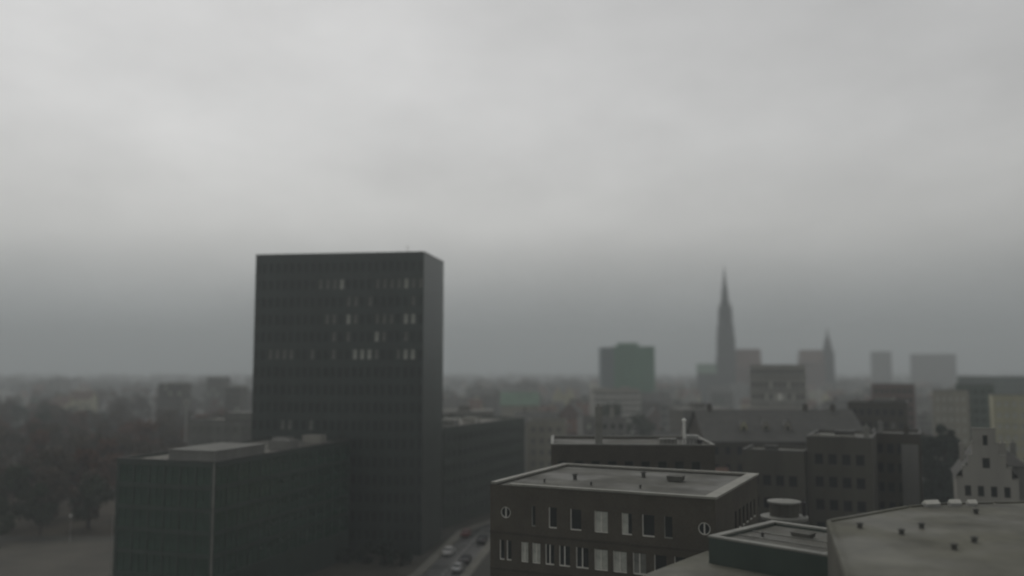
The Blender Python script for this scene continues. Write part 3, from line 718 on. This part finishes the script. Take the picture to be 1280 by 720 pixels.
for x, y, h in ((-122, 197, 12), (-113, 203, 14), (-103, 196, 11), (-96, 204, 13), (-128, 184, 12), (-121, 176, 10), (-108, 188, 9)):
    plant('leaf', x, y, h, 'dark green tree at the near edge of the left park', 'green trees at the near park edge'); taken.append((x, y, 4))
for x, y in ((-38, 171), (-34.5, 170.2), (-31, 169.5), (-27.4, 169.3), (-23.6, 168.2), (-20.2, 167.6)):
    plant('shrub', x, y, rnd.uniform(2.6, 4), 'dark evergreen shrub at the foot of the tall tower', 'shrubs at the tower foot')
plant('yellow', 6.6, 158, 15.5, 'yellowing tree between the office annex and the brick office'); taken.append((6.6, 158, 5))
plant('leaf', 37.5, 342, 22, 'large dark green tree standing before the striped office, left one'); taken.append((37.5, 342, 7))
plant('leaf', 47, 336, 20, 'large dark green tree standing before the striped office, right one'); taken.append((47, 336, 7))
for x, y, h in ((93.6, 200, 23), (96.8, 198, 25), (100.6, 202, 22)):
    plant('poplar', x, y, h, {23: 'left poplar of the three dark ones beyond the big flat roof', 25: 'middle and tallest of the three dark poplars beyond the big flat roof', 22: 'right poplar of the three dark ones beyond the big flat roof'}[h]); taken.append((x, y, 3))
plant('leaf', 150.5, 238, 26, 'tall dark green tree in front of the cream block at right'); taken.append((150.5, 238, 7))

# ------------------------------------------------------------------ roofscape of small houses in the haze
def house_mesh(w, d, he, hr, wallm, roofm, seed, gable):
    r = random.Random(seed); b = MB()
    b.box(0, w, 0, d, 0, he, 0)
    if gable == 'flat':
        b.box(-.2, w+.2, -.2, d+.2, he+.003, he+.4, 1); b.box(w*.3, w*.55, d*.3, d*.6, he+.4, he+2.2, 0)
    elif gable == 'x':
        b.poly([(0, 0, he), (0, d/2, he+hr-.1), (0, d, he)], 0); b.poly([(w, 0, he), (w, d, he), (w, d/2, he+hr-.1)], 0)
        b.quad((-.3, -.4, he-.2), (w+.3, -.4, he-.2), (w+.3, d/2, he+hr), (-.3, d/2, he+hr), 1); b.quad((-.3, d/2, he+hr), (w+.3, d/2, he+hr), (w+.3, d+.4, he-.2), (-.3, d+.4, he-.2), 1)
        for k in range(2): x = w*(.2+.55*k); b.box(x, x+.8, d*.52, d*.52+.8, he+hr*.7, he+hr+1.2, 0)
        for k in range(int(w/4)):
            x = 2+4*k; y0 = d*.16; b.box(x-.6, x+.6, y0, d*.4, he+hr*.25, he+hr*.62, 2); b.box(x-.75, x+.75, y0-.1, d*.4, he+hr*.62, he+hr*.66, 1)
    else:
        b.poly([(0, 0, he), (w, 0, he), (w/2, 0, he+hr-.1)], 0); b.poly([(0, d, he), (w/2, d, he+hr-.1), (w, d, he)], 0)
        b.quad((-.3, -.3, he-.2), (w/2, -.3, he+hr), (w/2, d+.3, he+hr), (-.3, d+.3, he-.2), 1); b.quad((w/2, -.3, he+hr), (w+.3, -.3, he-.2), (w+.3, d+.3, he-.2), (w/2, d+.3, he+hr), 1)
        b.box(w*.5-.3, w*.5+.6, d*.4, d*.4+.8, he+hr*.7, he+hr+1.3, 0)
    nf = int(he/3.1); nb = max(2, int(w/2.3))
    for f in range(nf):
        for k in range(nb):
            x = w*(k+.5)/nb; z = 1.1+f*3.1; m = 3 if r.random() > .06 else 2
            b.box(x-.5, x+.5, -.05, -.004, z, z+1.5, m)
            if m == 3: b.box(x-.6, x+.6, -.12, -.052, z-.12, z, 2)
    return b.mesh('small_house', [M[wallm], M[roofm], M['coping2'], M['glass']])
HP = []
spec = [(10, 9, 10, 4.5, 'redbrick', 'tile', 'x'), (12, 10, 12, 4, 'beige', 'tile2', 'x'), (8, 11, 11, 4.5, 'palewall', 'tile', 'y'), (16, 11, 14, 4, 'brick', 'slate', 'x'),
        (14, 12, 15.5, 0, 'greywall', 'felt', 'flat'), (11, 10, 13, 4.4, 'greywall', 'tile2', 'x'), (9, 10, 12.5, 5, 'redbrick', 'tile2', 'y'), (18, 12, 17, 0, 'brick', 'gravel', 'flat'), (13, 10, 11.5, 4.6, 'cream', 'tile', 'x')]
words = ['red brick house under a brown tiled roof', 'beige house under a grey tiled roof', 'pale gable fronted house', 'long dark brick house under slate', 'grey flat roofed block', 'grey house under a grey tiled roof', 'red brick gable fronted house', 'long brick flat roofed block', 'cream house under a brown tiled roof']
for i, s in enumerate(spec): HP.append((house_mesh(*s[:6], 40+i, s[6]), s))
hn = 0; tries = 0
def skyline_ok(x, y, top):
    px = 640+1100*x/y; py = 457+1100*(37-top)/y
    if 905 < px < 1010 and y < 300 and py < 516: return False
    if 735 < px < 806 and y < 420 and py < 536: return False
    if 1090 < px < 1300 and y < 265 and py < 610: return False
    if 650 < px < 720 and y < 250 and py < 585: return False
    if 540 < px < 665 and y < 300 and py < 532: return False
    return py > 466
while hn < 255 and tries < 12000:
    tries += 1
    y = 150+1350*rnd.random()**1.7
    if rnd.random() < .14 and y > 520: x = rnd.uniform(-.62*y, -.2*y)
    else: x = rnd.uniform(-.10*y, .62*y)
    i = rnd.randrange(len(spec)); me, s = HP[i]; r = max(s[0], s[1])*.62
    sc = rnd.uniform(.9, 1.25); top = (s[2]+s[3])*sc
    if not free(x, y, r*.95) or not clear(x, y, r+1) or not skyline_ok(x, y, top): continue
    if y < 330 and -32+.28*(y-110) - 9 < x < -12+.36*(y-110): continue      # keep the street open
    taken.append((x, y, r)); a = rnd.choice([-.35, -.1, .2, .05, -.2])
    o = link('small_house', me, None, (x-s[0]*sc*.5, y-s[1]*sc*.5, 0), a); o.scale = (sc, sc, sc)
    far = 'near' if y < 330 else 'far'
    tag(o, words[i]+(' among the nearer town roofs' if y < 330 else ' far off in the haze'), 'house', words[i]+' '+far); hn += 1
tn = 0; tries = 0
while tn < 70 and tries < 5000:
    tries += 1
    y = 170+1000*rnd.random()**1.6; x = rnd.uniform(-.08*y, .62*y)
    if not free(x, y, 3) or not clear(x, y, 4) or not skyline_ok(x, y, 16): continue
    if y < 330 and -32+.28*(y-110) - 6 < x < -12+.36*(y-110): continue
    taken.append((x, y, 3)); k = rnd.choice(['leaf', 'brown', 'leaf', 'brown', 'yellow'])
    plant(k, x, y, rnd.uniform(9, 15), {'leaf': 'dark green tree among the small houses of the hazy town', 'brown': 'brown autumn tree among the small houses of the hazy town', 'yellow': 'yellowing tree among the small houses of the hazy town'}[k], k+' town trees'); tn += 1

# far-off wood closing the view
r = random.Random(5); b = MB()
for i in range(1500):
    y = 1100+1700*r.random(); x = r.uniform(-.75*y, .75*y); h = r.uniform(9, 17); w = r.uniform(6, 12)
    for k in range(20):
        p = Vector((x+r.gauss(0, w*.5), y+r.gauss(0, w*.5), h*(.15+.8*r.random()))); s = r.uniform(1.6, 3.2)
        nrm = Vector((r.gauss(0, 1), r.gauss(0, 1), r.gauss(0, 1)+.4)).normalized(); u = nrm.orthogonal().normalized()*s; v = nrm.cross(u)
        b.quad(p-u-v*.7, p+u-v*.6, p+u*.6+v*.8, p-u*.7+v)
tag(b.build('distant_wood', M['farwood']), 'low far off wood fading into haze along the horizon', 'woodland', kind='stuff')

# ------------------------------------------------------------------ street furniture and cars
def lamp_post(label, x, y, h, rz=0, globe=False):
    t = thing('street_lamp', label, 'street lamp', (x, y, 0), rz)
    b = MB(); b.tube((0, 0, 0), (0, 0, 1), .12, .11, 8); b.tube((0, 0, 1), (0, 0, h-.2), .08, .05, 8)
    if not globe: b.tube((0, 0, h-.25), (.9, 0, h), .045, .04, 6)
    b.build('post', M['metal'], t)
    g = MB()
    if globe: g.lathe([(.05, h-.2), (.24, h-.05), (.3, h+.12), (.22, h+.32), (.02, h+.42)], 10)
    else: g.box(.6, 1.35, -.16, .16, h-.06, h+.1)
    g.build('lamp_head', M['white' if globe else 'metal'], t)
lamp_post('slim street lamp beside the left corner of the glazed block', -71.3, 160, 10.4, 30)
lamp_post('globe topped park lamp on the lower left plaza', -93.5, 190, 5.2, 0, True)
mst = thing('floodlight_mast', 'tall pale mast standing among the autumn trees behind the glazed block', 'mast', (-95.4, 260, 0))
b = MB(); b.tube((0, 0, 0), (0, 0, 26), .45, .26, 10); b.build('pole', M['metal'], mst)
b = MB(); b.box(-.7, .7, -.2, .2, 25.6, 26.9); b.build('lamp_rack', M['metal'], mst)

def car(label, x, y, rz, paint):
    t = thing('parked_car', label, 'car', (x, y, .012), 0); t.rotation_euler = (0, 0, rz)
    prof = [(-2.15, .35), (-2.2, .75), (-2.05, .98), (-1.55, 1.02), (-1.05, 1.42), (.55, 1.45), (1.2, 1.0), (1.95, .86), (2.2, .68), (2.2, .35)]
    b = MB(); n = len(prof)
    hw = lambda z: .86 if z < 1.02 else .86-.22*(z-1.02)/.43
    for k in range(n):
        (x0, z0), (x1, z1) = prof[k], prof[(k+1) % n]
        b.quad((x0, -hw(z0), z0), (x0, hw(z0), z0), (x1, hw(z1), z1), (x1, -hw(z1), z1))
    b.poly([(p[0], -hw(p[1]), p[1]) for p in prof]); b.poly([(p[0], hw(p[1]), p[1]) for p in reversed(prof)])
    body = b.build('body', paint, t)
    for s in (-1, 1):
        g = MB(); g.quad((-1.25, s*.865, 1.06), (.95, s*.865, 1.06), (.5, s*.70, 1.38), (-.95, s*.70, 1.38)); g.build('side_window', M['glass'], t)
    g = MB(); g.quad((.64, -.62, 1.42), (.64, .62, 1.42), (1.16, .76, 1.06), (1.16, -.76, 1.06)); g.build('windscreen', M['glass'], t)
    g = MB(); g.quad((-1.12, -.62, 1.395), (-1.12, .62, 1.395), (-1.52, .76, 1.075), (-1.52, -.76, 1.075)); g.build('rear_window', M['glass'], t)
    for sx in (-1.35, 1.35):
        for s in (-1, 1):
            w = MB(); w.tube((0, -.1, 0), (0, .1, 0), .32, .32, 16); wo = w.build('wheel', M['rubber'], t, (sx, s*.8, .32))
            k = MB(); k.tube((0, s*.101, 0), (0, s*.112, 0), .2, .2, 12); k.build('rim', M['metal'], wo)
    for s in (-1, 1):
        k = MB(); k.box(2.15, 2.215, s*.62-.16, s*.62+.16, .6, .74); k.build('headlight', M['white'], t)
        k = MB(); k.box(-2.215, -2.15, s*.66-.12, s*.66+.12, .7, .86); k.build('tail_light', M['car_red'], t)
sd = lambda y: math.atan2(40, 5.4)
def on_street(t, off):
    i = min(int(t), len(st)-2); a = Vector(st[i]).lerp(Vector(st[i+1]), t-i); d = (Vector(st[i+1])-Vector(st[i])).normalized(); p = a+Vector((d.y, -d.x))*off
    return p.x, p.y, math.atan2(d.y, d.x)
for t_, off, pm, lab in ((1.08, 2.3, 'car_silver', 'silver car parked nearest on the street beside the tower'), (1.25, 2.3, 'car_dark', 'dark car parked behind the silver one beside the tower'), (1.42, -2.3, 'car_white', 'white car parked at the kerb on the tower side of the street'),
                         (1.72, 2.3, 'car_dark', 'dark car parked farther up the street near the annex corner'), (1.88, -2.3, 'car_red', 'dull red car parked at the annex end of the street')):
    x, y, rz = on_street(t_, off); car(lab, x, y, rz, M[pm])

# ------------------------------------------------------------------ air
hz = MB(); hz.box(-3100, 3100, -1000, 3200, -1, 145)
ho = hz.build('haze', []); hm = bpy.data.materials.new('haze_air'); hm.use_nodes = True
nt = hm.node_tree; nt.nodes.clear(); out = nt.nodes.new('ShaderNodeOutputMaterial'); pv = nt.nodes.new('ShaderNodeVolumePrincipled')
HAZE = .00068
pv.inputs['Color'].default_value = (.79, .835, .845, 1); pv.inputs['Density'].default_value = HAZE; pv.inputs['Anisotropy'].default_value = .15
nt.links.new(pv.outputs['Volume'], out.inputs['Volume'])
ho.data.materials.clear(); ho.data.materials.append(hm); tag(ho, 'thin grey mist over the whole town', 'mist', kind='stuff')
try: hm.cycles.homogeneous_volume = True
except Exception: pass

# ------------------------------------------------------------------ sky and sun
SUN_EL, SUN_AZ = 48, -16           # behind thick cloud, ahead and a little to the left
w = bpy.data.worlds.new('World'); scene.world = w; w.use_nodes = True
nt = w.node_tree; N = nt.nodes; L = nt.links; bg = N['Background']
sky = N.new('ShaderNodeTexSky'); sky.sky_type = 'NISHITA'; sky.sun_disc = False
sky.sun_elevation = R(SUN_EL); sky.sun_rotation = R(SUN_AZ); sky.dust_density = 6; sky.air_density = 1.5; sky.altitude = 40
tc = N.new('ShaderNodeTexCoord'); sp = N.new('ShaderNodeSeparateXYZ'); L.new(tc.outputs['Generated'], sp.inputs[0])
rp = N.new('ShaderNodeValToRGB'); L.new(sp.outputs['Z'], rp.inputs['Fac'])
cr_ = rp.color_ramp; cr_.interpolation = 'B_SPLINE'
K_ = 10.
stops = [(0., (.19, .215, .225)), (.05, (.30, .32, .325)), (.11, (.47, .475, .465)), (.16, (.635, .632, .615)), (.25, (.635, .635, .63)), (.40, (.60, .60, .60)), (.6, (.40, .40, .40)), (1., (.30, .30, .305))]
cr_.elements[0].position = 0; cr_.elements[0].color = (*stops[0][1], 1)
cr_.elements[1].position = 1; cr_.elements[1].color = (*stops[-1][1], 1)
for p, c in stops[1:-1]:
    e = cr_.elements.new(p); e.color = (*c, 1)
# soft cloud patches
mp = N.new('ShaderNodeMapping'); mp.inputs['Scale'].default_value = (1, 1, 2.2); L.new(tc.outputs['Generated'], mp.inputs['Vector'])
nz = N.new('ShaderNodeTexNoise'); nz.inputs['Scale'].default_value = 4.; nz.inputs['Detail'].default_value = 5; nz.inputs['Roughness'].default_value = .58
L.new(mp.outputs['Vector'], nz.inputs['Vector'])
mr = N.new('ShaderNodeMapRange'); mr.inputs['From Min'].default_value = .3; mr.inputs['From Max'].default_value = .7; mr.inputs['To Min'].default_value = 9.0; mr.inputs['To Max'].default_value = 11.0
L.new(nz.outputs['Fac'], mr.inputs['Value'])
gx = N.new('ShaderNodeMath'); gx.operation = 'MULTIPLY_ADD'; gx.inputs[1].default_value = -.26; gx.inputs[2].default_value = 1.0   # cloud thicker towards the right
L.new(sp.outputs['X'], gx.inputs[0]); gm = N.new('ShaderNodeMath'); gm.operation = 'MULTIPLY'; L.new(gx.outputs[0], gm.inputs[0]); L.new(mr.outputs['Result'], gm.inputs[1])
by = N.new('ShaderNodeMapRange'); by.inputs['From Min'].default_value = -1; by.inputs['From Max'].default_value = .55; by.inputs['To Min'].default_value = .58; by.inputs['To Max'].default_value = 1   # unseen sky behind the viewer dimmed, added to darken walls facing it
L.new(sp.outputs['Y'], by.inputs['Value']); gm2 = N.new('ShaderNodeMath'); gm2.operation = 'MULTIPLY'; L.new(gm.outputs[0], gm2.inputs[0]); L.new(by.outputs['Result'], gm2.inputs[1]); gm = gm2
vm = N.new('ShaderNodeVectorMath'); vm.operation = 'SCALE'; L.new(rp.outputs['Color'], vm.inputs[0]); L.new(gm.outputs[0], vm.inputs['Scale'])
hs = N.new('ShaderNodeHueSaturation'); hs.inputs['Saturation'].default_value = .12; L.new(sky.outputs['Color'], hs.inputs['Color'])
mx = N.new('ShaderNodeMix'); mx.data_type = 'RGBA'; mx.inputs[0].default_value = .9
L.new(hs.outputs['Color'], mx.inputs[6]); L.new(vm.outputs['Vector'], mx.inputs[7])
L.new(mx.outputs[2], bg.inputs['Color']); bg.inputs['Strength'].default_value = .1

sl = bpy.data.lights.new('sun', 'SUN'); sl.energy = .5; sl.angle = R(40); sl.color = (1, .97, .92)
so = bpy.data.objects.new('sun', sl); COL.objects.link(so)
dv = Vector((math.sin(R(SUN_AZ))*math.cos(R(SUN_EL)), math.cos(R(SUN_AZ))*math.cos(R(SUN_EL)), math.sin(R(SUN_EL))))
so.rotation_euler = (-dv).to_track_quat('-Z', 'Y').to_euler(); so.location = (0, 0, 200)

# ------------------------------------------------------------------ camera
cam = bpy.data.cameras.new('camera'); co = bpy.data.objects.new('camera', cam); COL.objects.link(co)
cam.sensor_width = 36; cam.lens = 1100/1280*36; cam.clip_start = .5; cam.clip_end = 12000
co.location = (0, 0, 37); co.rotation_euler = (R(90+5.04), 0, 0); scene.camera = co
cam.dof.use_dof = True; cam.dof.focus_distance = 82; cam.dof.aperture_fstop = .046

# ------------------------------------------------------------------ render
scene.render.engine = 'CYCLES'
cy = scene.cycles; cy.pixel_filter_type = 'BLACKMAN_HARRIS'; cy.filter_width = 2.2; cy.use_denoising = True
try: cy.denoiser = 'OPENIMAGEDENOISE'
except Exception: pass
cy.volume_bounces = 2; cy.max_bounces = 6; cy.diffuse_bounces = 3; cy.glossy_bounces = 2; cy.use_adaptive_sampling = False
vs = scene.view_settings; vs.view_transform = 'Standard'; vs.look = 'None'; vs.exposure = 0; vs.gamma = 1; vs.use_curve_mapping = False
